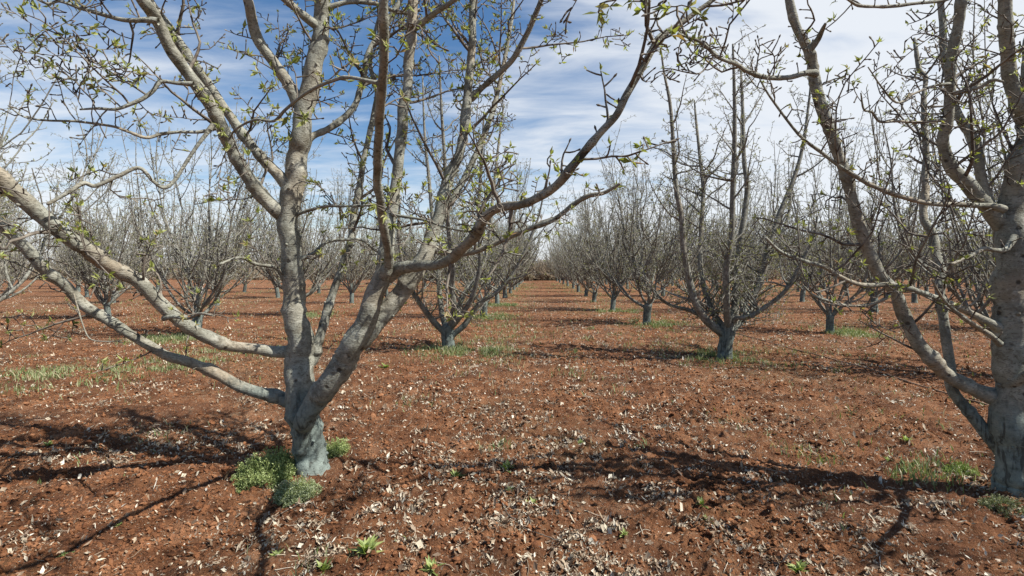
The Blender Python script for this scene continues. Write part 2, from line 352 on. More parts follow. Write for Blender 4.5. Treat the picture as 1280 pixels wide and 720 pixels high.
def dress(rng, tw, lf, P, rad, dens=1.0, pbranch=0.10, ptwig=0.34, pleaf=0.6, size=0.024, k=5, maxlen=0.8, start=0.12, level=0, rs=1.0, reach=1.0):
    """spurs, twigs and small branches with leaf clusters along a limb"""
    seg = np.sqrt((np.diff(P, axis=0) ** 2).sum(1)); cum = np.concatenate([[0], np.cumsum(seg)]); tot = cum[-1]
    s = start * tot + rng.uniform(0, 0.05)
    while s < tot:
        i = max(min(int(np.searchsorted(cum, s)), len(P) - 1), 1)
        f = (s - cum[i - 1]) / max(seg[i - 1], 1e-6); p = P[i - 1] * (1 - f) + P[i] * f; T = (P[i] - P[i - 1]) / max(seg[i - 1], 1e-6); r = rad[i]
        d = rng.normal(0, 1, 3); d = d - T * (d @ T); d = d / (math.sqrt(d @ d) + 1e-9) + T * rng.uniform(0.0, 0.8) + (0, 0, 0.35 if level < 2 else 0.1)
        x = rng.random()
        if x < pbranch and level == 0:
            ln = rng.uniform(0.5, 1.1) * maxlen; Q, e = shoot(rng, p, d, ln, 10, 0.24, 0.035)
            r0 = min(r * 0.55, rng.uniform(0.0065, 0.0115) * rs); rq = np.linspace(r0, 0.0024 * rs, len(Q)); tw.tube(Q, rq, k)
            dress(rng, tw, lf, Q, rq, dens, 0, 0.45, pleaf, size, max(k - 1, 3), maxlen, 0.10, 1, rs, reach)
            cluster(lf, rng, Q[-1], e, size, int(rng.integers(4, 8)))
        elif x < pbranch + ptwig and level < 2:
            ln = rng.uniform(0.10, 0.46 if level == 0 else 0.28) * reach; Q, e = shoot(rng, p, d, ln, 6, 0.26, 0.03)
            r0 = min(r * 0.6, rng.uniform(0.0034, 0.0052) * rs); rq = np.linspace(r0, 0.0019 * rs, len(Q)); tw.tube(Q, rq, max(k - 1, 3))
            dress(rng, tw, lf, Q, rq, dens * 1.3, 0, 0, pleaf, size, 3, maxlen, 0.2, 2, rs, reach)
            if rng.random() < pleaf: cluster(lf, rng, Q[-1], e, size, int(rng.integers(3, 7)))
            else: bud(tw, rng, Q[-1], e, 0.003 * rs, 3)
        else:
            ln = rng.uniform(0.02, 0.085); Q, e = shoot(rng, p, d, ln, 3, 0.4, 0.03)
            tw.tube(Q, np.array([0.0037, .0034, .0031, .0027]) * rs, 3)
            if rng.random() < pleaf: cluster(lf, rng, Q[-1], e, size * rng.uniform(0.5, 1.3), int(rng.integers(4, 9)))
            else: bud(tw, rng, Q[-1], e, 0.0032 * rs, 3)
        s += rng.uniform(0.035, 0.10) / dens * (1.15 if level == 0 else 0.8)

TH = 0.79
def limb_mesh(name, pts, root, base, mat, k=12, per=9, seed=0, ns=0.05, flare=1.35):
    """pts: (px, py, r_px, depth) read off the photograph's layout and given real distance and thickness"""
    A = np.array([PX(a[0], a[1], a[3]) for a in pts]); rr = np.array([a[2] * a[3] / F * TH for a in pts])
    P = spline(A, per); rad = spline(np.stack([rr, rr, rr], -1), per)[:, 0]
    sl = np.concatenate([[0], np.cumsum(np.linalg.norm(np.diff(P, axis=0), axis=1))])
    rad = rad * (1 + (flare - 1) * np.exp(-(sl / (rr[0] * 4.0 + 0.02)) ** 2))
    rad = rad * (1 + 0.10 * (vnoise(sl * 11, sl * 0 + seed, 7) - 0.5))
    # thickened nodes where old spurs were cut
    rng = np.random.default_rng(seed + 900)
    for _ in range(int(sl[-1] * 5)):
        c = rng.uniform(0, sl[-1]); rad = rad * (1 + rng.uniform(.05, .20) * np.exp(-((sl - c) / rng.uniform(.012, .03)) ** 2))
    wob = np.stack([vnoise(sl * 6, sl * 0 + 3, seed + 1), vnoise(sl * 6, sl * 0 + 5, seed + 2), vnoise(sl * 6, sl * 0 + 9, seed + 4)], -1) - 0.5
    P = P + wob * rad[:, None] * 0.5 * np.clip(sl / 0.15, 0, 1)[:, None]
    P = P - np.asarray(base)[None]
    mb = MB(); mb.tube(P, rad, k, ns, seed)
    if rad[0] > 0.015:
        for _ in range(int(sl[-1] * 4.5)):     # pruning stubs and old spur scars
            i = int(rng.uniform(0.1, 0.9) * len(P)); T = unit(P[min(i + 1, len(P) - 1)] - P[i - 1]); d = rng.normal(0, 1, 3); d = unit(d - T * (d @ T) + T * .35)
            r = min(rng.uniform(0.10, 0.34) * rad[i], 0.010); e = P[i] + d * (rad[i] * 1.02 + rng.uniform(0.1, 0.9) * r); mb.tube([P[i] + d * rad[i] * .4, P[i] + d * rad[i] * .93, e], [r * 1.7, r * 1.25, r * .9], 8, 0.12, int(rng.integers(9999)))
    return mb.build(name, mat, root), P, rad

def near_tree(base, label, trunk, limbs, seed, dens=1.2, plf=1.0, lsize=0.042):
    root = empty('fruit_tree', base, label, 'tree', 'fruit trees of the orchard')
    rng = np.random.default_rng(seed)
    t, P, rad = limb_mesh('trunk', trunk, root, base, BARK, 28, 8, seed, 0.07, 1.0)
    tw = MB(); lf = MB()
    up = int(len(P) * 0.55); dress(rng, tw, lf, P[up:], rad[up:], dens, 0.10, 0.35, 0.5, 0.042, rs=1.2)
    tag(tw.build('twigs', TWIG, t), kind='stuff'); tag(lf.build('leaves', LEAF, t, False), kind='stuff')
    for i, (nm, pts, o) in enumerate(limbs):
        k = 16 if pts[0][2] > 7 else (10 if pts[0][2] > 3 else 7)
        l, P, rad = limb_mesh(nm, pts, root, base, BARK, k, 12, seed * 31 + i, 0.085, o.get('flare', 1.38))
        tw = MB(); lf = MB()
        dress(rng, tw, lf, P, rad, dens * o.get('dens', 1.0), o.get('pb', 0.08) * 1.9, o.get('pt', 0.34), o.get('pl', 0.42) * plf, lsize, 5, o.get('ml', 0.6) * 1.35, o.get('st', 0.12), 0, 1.2)
        if tw.v or tw.q: tag(tw.build('twigs', TWIG, l), kind='stuff')
        if lf.lq: tag(lf.build('leaves', LEAF, l, False), kind='stuff')
    return root

def ramp_d(pts, d0, d1):
    n = len(pts); return [(p[0], p[1], p[2], d0 + (d1 - d0) * (i / (n - 1)) ** 1.3) for i, p in enumerate(pts)]
# ---------- the big tree left of centre
D0 = 3.76
bx, by = gp(386, 590); LB = (bx, by, 0.0)
trunk = [(389, 618, 37, D0), (388, 603, 31, D0), (387, 588, 27, D0), (385, 565, 22.5, D0), (382, 530, 22.5, D0), (378, 490, 22.5, D0), (374, 450, 21.5, D0), (370, 400, 17, D0), (366, 350, 16, D0), (363, 300, 16, D0), (364, 250, 16.5, D0), (368, 215, 16, D0), (375, 180, 15, 3.75), (384, 130, 14, 3.75), (394, 80, 13, 3.74), (400, 40, 12, 3.73), (404, 0, 11.5, 3.72), (409, -60, 9.5, 3.7), (408, -150, 7, 3.7), (418, -230, 4, 3.7)]
A = [(379, 590, 7), (377, 562, 12), (381, 532, 15.5), (393, 503, 18), (407, 483, 18), (435, 440, 19), (455, 403, 17), (468, 368, 15), (477, 335, 13), (485, 300, 11), (490, 270, 9.5), (497, 210, 8.5), (503, 160, 8.5), (510, 90, 8), (515, 20, 8), (518, -50, 7), (524, -140, 5), (526, -200, 3)]
A = [(p[0], p[1], p[2], d) for p, d in zip(A, [3.76, 3.71, 3.65, 3.57, 3.52, 3.48, 3.46, 3.46, 3.48, 3.5, 3.52, 3.55, 3.57, 3.6, 3.6, 3.6, 3.6, 3.6])]
B = ramp_d([(437, 440, 12), (455, 415, 14), (480, 392, 15), (504, 365, 14.5), (522, 337, 13), (537, 308, 11), (546, 277, 10), (558, 230, 9), (574, 188, 8), (584, 125, 7), (590, 50, 6.5), (592, 0, 6), (594, -80, 4), (590, -140, 2.5)], 3.52, 4.0)
C = ramp_d([(485, 345, 10), (500, 336, 10), (530, 333, 9.5), (560, 325, 9.5), (590, 300, 9.5), (608, 272, 9), (625, 261, 8.5), (655, 255, 8), (680, 243, 8), (705, 221, 8), (730, 192, 7.8), (750, 165, 7.2), (770, 143, 6.8), (783, 118, 6.5), (805, 80, 6.2), (825, 47, 6), (850, 30, 5), (870, 15, 4.6), (890, 0, 4.4), (930, -35, 3.2), (960, -70, 2)], 3.47, 2.15)
C = [(p[0], p[1], p[2] * .85, d) for p, d in zip(C, [3.50, 3.46, 3.30, 3.10, 2.82, 2.66, 2.52, 2.34, 2.18, 2.05, 1.98, 1.94, 1.91, 1.9, 1.9, 1.9, 1.9, 1.9, 1.9, 1.9, 1.9])]
C2 = ramp_d([(537, 311, 5), (560, 316, 4.8), (585, 316, 4.6), (609, 309, 4.4), (635, 297, 4.4), (660, 287, 4.2), (690, 275, 4), (715, 257, 3.8), (735, 245, 3.5), (755, 241, 3), (775, 230, 2)], 3.72, 3.2)
D = ramp_d([(374, 438, 7.5), (358, 439, 7.8), (325, 437, 8), (290, 433, 8.5), (265, 423, 9), (240, 412, 9.2), (215, 394, 9.6), (183, 363, 10), (153, 339, 10.5), (122, 324, 10.5), (101, 308, 10.5), (61, 278, 11), (18, 238, 12), (-30, 195, 12), (-110, 150, 10), (-200, 90, 7)], 3.83, 2.35)
E = ramp_d([(374, 505, 8), (358, 501, 8.5), (330, 494, 8.5), (300, 484, 8.5), (270, 468, 8), (240, 455, 7.5), (210, 445, 7.3), (175, 423, 7.2), (140, 403, 7.5), (100, 378, 7.8), (76, 355, 8), (55, 333, 8), (31, 308, 8), (0, 281, 8), (-50, 245, 7.5), (-120, 215, 5)], 3.83, 2.85)
Fm = ramp_d([(366, 285, 8), (352, 270, 9.5), (340, 260, 10), (320, 235, 10), (297, 200, 9.5), (281, 165, 9.5), (265, 135, 9.5), (240, 100, 9.3), (215, 65, 9.2), (196, 28, 9), (180, 0, 8.5), (150, -45, 7.5), (115, -110, 5)], 3.79, 2.7)
G = ramp_d([(366, 240, 7.5), (355, 227, 8), (330, 200, 7.5), (305, 170, 7.2), (282, 140, 7.2), (258, 103, 7), (234, 67, 7), (214, 38, 7), (190, 5, 6.5), (160, -50, 5)], 3.76, 3.35)
Hh = ramp_d([(374, 132, 7.5), (362, 108, 8), (347, 85, 8), (333, 65, 8), (322, 45, 8), (314, 22, 7.8), (310, 0, 7.5), (303, -50, 6), (300, -110, 4)], 3.75, 3.4)
I = ramp_d([(400, 35, 5.5), (390, 28, 5.5), (375, 17, 5.5), (357, 0, 5.2), (340, -15, 4.5), (300, -60, 3)], 3.73, 3.4)
J = ramp_d([(374, 190, 5.5), (390, 172, 5.2), (408, 163, 5), (427, 150, 5), (445, 130, 5), (453, 100, 5), (460, 67, 4.6), (475, 42, 4.4), (500, 0, 4), (520, -50, 3)], 3.78, 4.25)
K = ramp_d([(388, 455, 6.5), (394, 442, 7), (406, 403, 7), (414, 372, 6.5), (429, 333, 6), (438, 299, 5.6), (444, 259, 5.2), (453, 210, 4.6), (460, 178, 4.4), (467, 140, 4), (471, 108, 3.6), (463, 82, 3.2), (468, 45, 2.6), (478, 0, 2)], 3.82, 4.4)
Lm = ramp_d([(480, 346, 6), (487, 327, 6.5), (480, 290, 6.6), (474, 250, 6.6), (472, 200, 6.8), (475, 150, 7), (479, 100, 7.2), (480, 50, 7.4), (481, 0, 7.4), (483, -70, 6.5), (480, -150, 4.5)], 3.42, 2.25)
Lm = [(p[0], p[1], p[2], d) for p, d in zip(Lm, [3.42, 3.36, 3.12, 2.92, 2.68, 2.44, 2.22, 2.08, 1.98, 1.9, 1.85])]
B2 = ramp_d([(540, 300, 5), (560, 262, 5), (590, 205, 4.6), (612, 150, 4), (628, 90, 3.3), (640, 20, 2.5), (645, -30, 1.6)], 3.76, 4.3)
B3 = ramp_d([(584, 126, 4.6), (598, 115, 4.6), (615, 100, 4.6), (640, 75, 4.6), (660, 38, 4.4), (677, 0, 4), (690, -50, 3)], 3.9, 3.5)
A2 = ramp_d([(514, 38, 4.5), (524, 30, 4.5), (545, 15, 4.3), (570, -2, 4), (600, -35, 2.5)], 3.6, 3.3)
Mb = ramp_d([(473, 104, 2.8), (437, 97, 2.8), (415, 101, 2.8), (395, 109, 2.7), (375, 122, 2.5), (357, 137, 2.4), (342, 151, 2.2), (318, 150, 2), (295, 162, 1.8), (286, 175, 1.4)], 2.24, 2.8)
Nb = ramp_d([(267, 155, 2.8), (258, 168, 2.8), (235, 200, 2.8), (218, 226, 2.8), (205, 235, 3), (192, 227, 2.9), (175, 210, 3), (150, 219, 3), (120, 232, 3.2), (104, 229, 3.2), (85, 241, 3), (60, 255, 2.5)], 3.25, 2.75)
Ob = ramp_d([(270, 160, 2.4), (250, 165, 2.4), (225, 165, 2.4), (203, 167, 2.4), (183, 172, 2.4), (160, 165, 2.2), (140, 158, 2), (100, 152, 1.8), (60, 151, 1.6), (30, 146, 1.3), (10, 132, 1)], 3.3, 2.8)
Pb = ramp_d([(242, 105, 3), (222, 104, 3), (202, 102, 3), (192, 113, 3.2), (180, 122, 3.2), (165, 129, 3), (145, 137, 2.5), (122, 136, 2), (100, 137, 1.4)], 3.0, 2.8)
Qb = ramp_d([(198, 27, 4), (186, 25, 3.8), (155, 24, 3.4), (125, 17, 3), (100, 10, 2.6), (75, 1, 2.2), (60, 4, 2), (40, -4, 1.4)], 2.85, 2.7)
Tb = ramp_d([(405, 10, 4), (418, 7, 3.8), (440, 3, 3.6), (470, 5, 3.2), (500, 16, 2.6), (525, 12, 2)], 3.72, 3.9)
Ub = ramp_d([(492, 252, 2.2), (470, 256, 2.2), (440, 258, 2.2), (410, 258, 2.4), (385, 263, 2.6), (368, 270, 3)], 3.53, 3.75)
Vb = ramp_d([(483, 265, 2.4), (500, 270, 2.3), (530, 275, 2), (560, 285, 1.8), (590, 290, 1.5)], 3.5, 3.2)
Wb = ramp_d([(372, 325, 3), (392, 317, 2.8), (408, 303, 2.6), (430, 300, 2.2), (452, 300, 1.8), (475, 318, 1.4)], 3.76, 4.0)
Xb = ramp_d([(356, 352, 3), (345, 335, 2.8), (320, 330, 2.6), (300, 322, 2.3), (275, 330, 2)], 3.74, 3.4)
Yb = ramp_d([(92, 367, 1.3), (97, 385, 1.2), (103, 405, 1.1), (112, 423, 1.0), (130, 427, 0.9), (152, 426, 0.7)], 2.95, 2.95)
Zb = ramp_d([(205, 398, 3.4), (218, 396, 2.8), (235, 398, 2.2), (250, 392, 1.8), (268, 395, 1.2)], 3.35, 3.1)
lo = dict(dens=0.75, pb=0.05, ml=0.5)
th = dict(pb=0.03, pt=0.34, st=0.05, ml=0.35)
limbs = [('limb', A, dict(dens=0.7, pb=0.05, st=0.30, flare=1.0)), ('limb', B, dict(dens=0.85, pb=0.10, st=0.25)), ('limb', C, dict(dens=0.85, pb=0.09, st=0.15, ml=0.45)), ('limb', C2, dict(dens=1.1, pb=0.05)), ('limb', D, dict(dens=0.8, pb=0.07, st=0.25, ml=0.45)),
         ('limb', E, dict(dens=0.6, pb=0.05, st=0.25, ml=0.4)), ('limb', Fm, dict(dens=0.95, pb=0.08)), ('limb', G, dict(dens=0.8, pb=0.08)), ('limb', Hh, dict(dens=0.9, pb=0.08)), ('limb', I, dict(dens=0.8)), ('limb', J, dict(dens=1.0, pb=0.1)),
         ('limb', K, dict(dens=0.8, pb=0.1, st=0.2)), ('limb', Lm, dict(dens=0.8, pb=0.05, st=0.2, ml=0.4)), ('limb', B2, dict(dens=1.0)), ('limb', B3, dict(dens=1.2)), ('limb', A2, dict(dens=1.1)),
         ('branch', Mb, th), ('branch', Nb, dict(pb=0.04, pt=0.2, dens=0.7)), ('branch', Ob, dict(pb=0.05, pt=0.45, dens=1.2)), ('branch', Pb, dict(pb=0.05, pt=0.5, dens=1.3)), ('branch', Qb, th), ('branch', Tb, th), ('branch', Ub, th), ('branch', Vb, th), ('branch', Wb, th), ('branch', Xb, th), ('branch', Yb, dict(pb=0, pt=0.05, dens=0.2, flare=1)), ('branch', Zb, dict(pb=0, dens=0.8))]
near_tree(LB, 'large grey-barked fruit tree with a forked trunk left of the lane, nearest to the viewer', trunk, limbs, 3)

# ---------- the big tree at the right edge
D1 = 3.37; bx, by = gp(1266, 619); RB = (bx, by, 0.0)
trunk = [(1268, 645, 38, D1), (1267, 626, 32, D1), (1267, 610, 28.5, D1), (1266, 580, 25, D1), (1265, 540, 24.5, D1), (1265, 490, 25, D1), (1264, 440, 23.5, D1), (1264, 390, 23, D1), (1264, 340, 23.5, D1), (1265, 295, 23, D1), (1271, 250, 20, D1), (1279, 200, 17, 3.38), (1287, 140, 15.5, 3.4), (1296, 60, 14, 3.42), (1305, -20, 12, 3.45), (1320, -120, 8, 3.45), (1330, -200, 4, 3.45)]
R1 = ramp_d([(1262, 292, 9), (1248, 276, 10.5), (1231, 257, 10.5), (1213, 238, 10), (1196, 220, 9.5), (1185, 198, 9), (1180, 175, 8), (1184, 150, 7.5), (1186, 117, 7.2), (1188, 85, 7.2), (1192, 60, 7.2), (1197, 36, 7), (1200, 0, 7), (1203, -70, 6), (1210, -160, 3.5)], 3.41, 3.0)
R2 = ramp_d([(1255, 285, 8), (1240, 262, 8), (1228, 230, 7), (1222, 194, 7), (1215, 168, 6.6), (1203, 153, 6), (1193, 130, 5.4), (1186, 95, 5), (1179, 66, 5), (1177, 30, 4.6), (1175, 0, 4.4), (1172, -70, 3)], 3.42, 3.7)
R3 = ramp_d([(1262, 500, 10), (1240, 494, 10.5), (1218, 486, 10.5), (1195, 473, 10.3), (1170, 454, 10.2), (1150, 434, 10), (1135, 404, 9.6), (1118, 367, 9.4), (1100, 342, 9.2), (1085, 308, 9), (1070, 265, 8.5), (1058, 225, 8.2), (1047, 189, 8), (1034, 153, 8), (1023, 117, 7.7), (1015, 75, 7.4), (1005, 50, 7), (994, 25, 6.5), (986, -5, 6), (975, -70, 4.5), (970, -120, 3)], 3.43, 3.05)
R4 = ramp_d([(1258, 572, 8), (1245, 555, 8.5), (1223, 530, 8.3), (1203, 505, 8), (1190, 483, 8), (1186, 450, 7.5), (1180, 415, 7), (1176, 385, 6.5), (1174, 360, 6.5), (1175, 336, 6.5), (1170, 314, 6.4), (1167, 293, 6.2), (1156, 275, 5.6), (1155, 250, 5), (1156, 226, 4.8), (1159, 195, 4.5), (1155, 155, 4), (1155, 125, 3.6), (1157, 97, 3.4), (1149, 86, 3.2), (1145, 61, 2.8), (1143, 48, 2)], 3.42, 4.25)
R5 = ramp_d([(1250, 412, 6), (1242, 406, 5.6), (1220, 395, 5), (1197, 384, 4.8), (1172, 374, 4.6), (1147, 365, 4.3), (1120, 356, 4), (1090, 357, 3.8), (1072, 355, 3.5), (1052, 347, 3.4), (1029, 333, 3.2), (1005, 326, 3), (978, 316, 2.7), (957, 297, 2)], 3.36, 3.0)
R6 = ramp_d([(1020, 92, 4.2), (1008, 91, 4), (985, 97, 3.8), (958, 97, 3.8), (935, 89, 3.5), (919, 80, 3.2), (899, 72, 3), (877, 53, 2.6), (847, 42, 2)], 3.1, 2.7)
R7 = ramp_d([(1255, 262, 4.4), (1240, 257, 4.2), (1213, 256, 4.2), (1182, 255, 4), (1152, 253, 3.8), (1121, 244, 3.6), (1090, 232, 3.4), (1065, 218, 3), (1030, 193, 2.6), (1000, 170, 2.3), (965, 125, 1.8), (950, 100, 1.3)], 3.34, 2.95)
R8 = ramp_d([(1200, -8, 2.8), (1180, 0, 2.7), (1150, 4, 2.6), (1105, 8, 2.4), (1075, 7, 2.2), (1058, -2, 1.6)], 3.1, 2.9)
R9 = ramp_d([(1250, 430, 4), (1240, 421, 4), (1212, 402, 3.6), (1198, 392, 3), (1180, 375, 2.2), (1165, 350, 1.5)], 3.3, 2.9)
R10 = ramp_d([(1112, 368, 2.6), (1105, 374, 2.5), (1085, 381, 2.4), (1060, 382, 2.3), (1035, 376, 2.1), (1017, 369, 2), (1005, 358, 1.4)], 3.25, 2.95)
R11 = ramp_d([(1268, 296, 4), (1256, 312, 3.6), (1243, 312, 3.4), (1231, 311, 3.2), (1213, 320, 2.8), (1190, 330, 2)], 3.28, 2.9)
R12 = ramp_d([(1282, 150, 9), (1268, 120, 9), (1263, 80, 9), (1259, 40, 8.6), (1256, 0, 8), (1250, -70, 6), (1244, -130, 3)], 3.36, 3.1)
R13 = ramp_d([(1187, 105, 2.2), (1168, 107, 2), (1140, 118, 1.8), (1122, 128, 1.7), (1103, 110, 1.4), (1085, 84, 1)], 3.15, 2.9)
R14 = ramp_d([(1180, 150, 2.4), (1150, 153, 2.2), (1120, 152, 2.1), (1100, 152, 2), (1090, 140, 1.8), (1080, 137, 1.6), (1076, 116, 1)], 3.15, 2.9)
R15 = ramp_d([(1190, 117, 3), (1205, 114, 2.8), (1225, 108, 3), (1240, 100, 2.6), (1254, 102, 2)], 3.1, 3.0)
R16 = ramp_d([(1012, 62, 4.5), (1022, 50, 3.8), (1028, 38, 3.2), (1032, 30, 2)], 3.05, 2.9)
R17 = [(1264, 440, 6, 3.34), (1310, 400, 6, 3.25), (1400, 340, 6, 3.05), (1500, 240, 6, 2.85), (1580, 120, 5, 2.7), (1650, -20, 4.5, 2.55), (1700, -200, 5, 2.4), (1730, -380, 3, 2.35)]
R18 = [(1262, 480, 6, 3.32), (1310, 455, 6, 3.1), (1400, 400, 6, 2.75), (1500, 310, 6, 2.4), (1600, 230, 5, 2.25), (1720, 130, 4.5, 2.1), (1850, 10, 4, 1.98), (2000, -140, 3, 1.9)]
R19 = [(1268, 330, 5, 3.36), (1310, 280, 5, 3.25), (1370, 200, 5, 3.0), (1420, 60, 4.5, 2.75), (1450, -100, 6, 2.55), (1460, -280, 4, 2.45), (1470, -420, 2, 2.4)]
limbs = [('limb', R17, dict(dens=.8, pb=.07)), ('limb', R18, dict(dens=.8, pb=.07)), ('limb', R19, dict(dens=.8, pb=.07)), ('limb', R1, dict(dens=1.1, pb=0.10, pt=0.42, st=0.2)), ('limb', R2, dict(dens=0.9)), ('limb', R3, dict(dens=0.85, pb=0.08, pt=0.38, st=0.18, ml=0.5)), ('limb', R4, dict(dens=0.9, pb=0.09, st=0.25)), ('limb', R5, dict(dens=0.8, pb=0.05)), ('limb', R6, dict(dens=1.5, pb=0.10, pt=0.45)),
         ('limb', R7, dict(dens=1.0, pb=0.06)), ('limb', R12, dict(dens=1.0, pb=0.1)), ('branch', R8, th), ('branch', R9, th), ('branch', R10, th), ('branch', R11, th), ('branch', R13, th), ('branch', R14, th), ('branch', R15, th), ('branch', R16, th)]
near_tree(RB, 'large fruit tree with a thick bluish trunk at the right edge, nearest in its row', trunk, limbs, 8, 0.95, 0.6, 0.034)

# ------------------------------------------------------------ orchard trees
def assemble(root, trunk, limbs, twl, lf, joined=False, mats=(BARKFAR, TWIGFAR, LEAFFAR)):
    for m in [trunk] + limbs + twl: m.flush()
    t = trunk.build('trunk', mats[0], root)
    if joined:
        c = MB()
        for l in limbs + twl:
            if l.v: c.add(np.vstack(l.v), np.vstack(l.f))
        c.build('crown', TWIGFAR, root)
    else:
        for l, w in zip(limbs, twl):
            o = l.build('limb', mats[0], root)
            if w.v: tag(w.build('twigs', mats[1], o), kind='stuff')
    tag(lf.build('leaves', mats[2], root, False), kind='stuff')
def gen_tree(rng, hgt, far=False):
    """vase-pruned tree: short trunk, limbs arching out then up, whips above; returns mesh parts, base at the origin"""
    rs = 2.3 if far else 1.6; dn = 0.40 if far else 0.52
    tr = MB(); th_ = rng.uniform(0.45, 0.62); lean = rng.normal(0, 0.05, 2)
    P = spline(np.array([[0, 0, -0.06], [0, 0, 0.02], [lean[0] * .3, lean[1] * .3, th_ * 0.5], [lean[0], lean[1], th_]]), 5)
    rad = np.interp(np.linspace(0, 1, len(P)), [0, 0.15, 0.5, 1], [0.155, 0.120, 0.098, 0.10]) * rng.uniform(0.9, 1.1)
    tr.tube(P, rad, 14, 0.09, int(rng.integers(1e5)))
    limbs = []; tws = []; lf = MB(); n = int(rng.integers(7, 10)); a0 = rng.uniform(0, 6.28)
    for i in range(n):
        l = MB(); w = MB(); a = a0 + i * 2 * math.pi / n + rng.normal(0, 0.25)
        c, s_ = math.cos(a), math.sin(a); out = rng.uniform(0.75, 1.75) if i % 4 else rng.uniform(0.2, 0.5)
        zs = th_ - rng.uniform(0.02, 0.16); top = hgt * rng.uniform(0.70, 1.0) * (0.86 if out > 1.3 else 1)
        Q = []; w1, w2 = rng.uniform(0, 6.28, 2)
        for t in (0, 0.12, 0.28, 0.45, 0.62, 0.8, 1.0):
            rr = out * (1 - (1 - t) ** 2.4) * (1 + 0.12 * t) + rng.normal(0, 0.07) * (t > 0); zz = zs + (top - zs) * (t ** 1.15)
            q = rng.normal(0, 0.08) * (t > 0)
            Q.append([lean[0] * .8 + c * rr - s_ * q, lean[1] * .8 + s_ * rr + c * q, zz])
        P = spline(np.array(Q), 4); r0 = rng.uniform(0.034, 0.052); rad = r0 * (1 - np.linspace(0, 1, len(P)) ** 0.7 * 0.87)
        rad[0] *= 1.3; l.tube(P, rad, 8, 0.07, int(rng.integers(1e5)))
        for j in range(int(rng.integers(12, 16))):
            k = int(rng.uniform(0.14, 0.82) * len(P)); b = a + rng.normal(0, 1.1)
            d = np.array([math.cos(b), math.sin(b), rng.uniform(0.0, 1.3)]); ln = rng.uniform(0.8, 2.4) * (1.15 - 0.8 * k / len(P))
            B_, e = shoot(rng, P[k], d, ln * 1.1, 12, 0.12, 0.26); rb = np.linspace(min(rad[k] * 0.7, 0.026), 0.007, len(B_)); l.tube(B_, rb, 5)
            dress(rng, w, lf, B_, rb, dn * .9, 0.07, 0.42, 0.62, 0.029 * (1.4 if far else 1), 3, 0.65, 0.08, 0, rs, 1.2)
        dress(rng, w, lf, P, rad, dn, 0.10, 0.42, 0.62, 0.027 * (1.4 if far else 1), 3, 0.8, 0.10, 0, rs, 1.2)
        limbs.append(l); tws.append(w)
    return tr, limbs, tws, lf

# the two neighbours whose limbs can be followed in the photograph
def traced_tree(px, py, dist, label, trunk, limbs, seed):
    base = np.array([(px - 640) / F * dist, dist, 0]); root = empty('fruit_tree', tuple(base), label, 'tree', 'fruit trees of the orchard')
    rng = np.random.default_rng(seed); ls = []; tws = []; lf = MB()
    def conv(pts, dd):
        A = np.array([PX(p[0], p[1], dist + dd * (i / (len(pts) - 1)) ** 0.8) for i, p in enumerate(pts)]) - base
        return spline(A, 5), np.interp(np.linspace(0, 1, (len(pts) - 1) * 5 + 1), np.linspace(0, 1, len(pts)), [p[2] * dist / F * 0.85 for p in pts])
    P, rad = conv(trunk, 0); tr = MB(); tr.tube(P, rad, 16, 0.09, seed)
    for pts, dd in limbs:
        P, rad = conv(pts, dd); l = MB(); w = MB(); rad[0] *= 1.2; l.tube(P, rad, 9, 0.07, seed)
        for j in range(12):
            k = int(rng.uniform(0.15, 0.8) * len(P)); b = rng.uniform(0, 6.28)
            B_, e = shoot(rng, P[k], np.array([math.cos(b), math.sin(b), rng.uniform(0, 1.0)]), rng.uniform(0.5, 1.3), 10, 0.13, 0.085)
            rb = np.linspace(min(rad[k] * 0.6, 0.018), 0.003, len(B_)); l.tube(B_, rb, 5)
            dress(rng, w, lf, B_, rb, 0.72, 0.06, 0.42, 0.6, 0.030, 3, 0.5, 0.08, 0, 1.4)
        dress(rng, w, lf, P, rad, 1.0, 0.12, 0.42, 0.6, 0.027, 3, 0.7, 0.08, 0, 1.4)
        ls.append(l); tws.append(w)
    assemble(root, tr, ls, tws, lf)
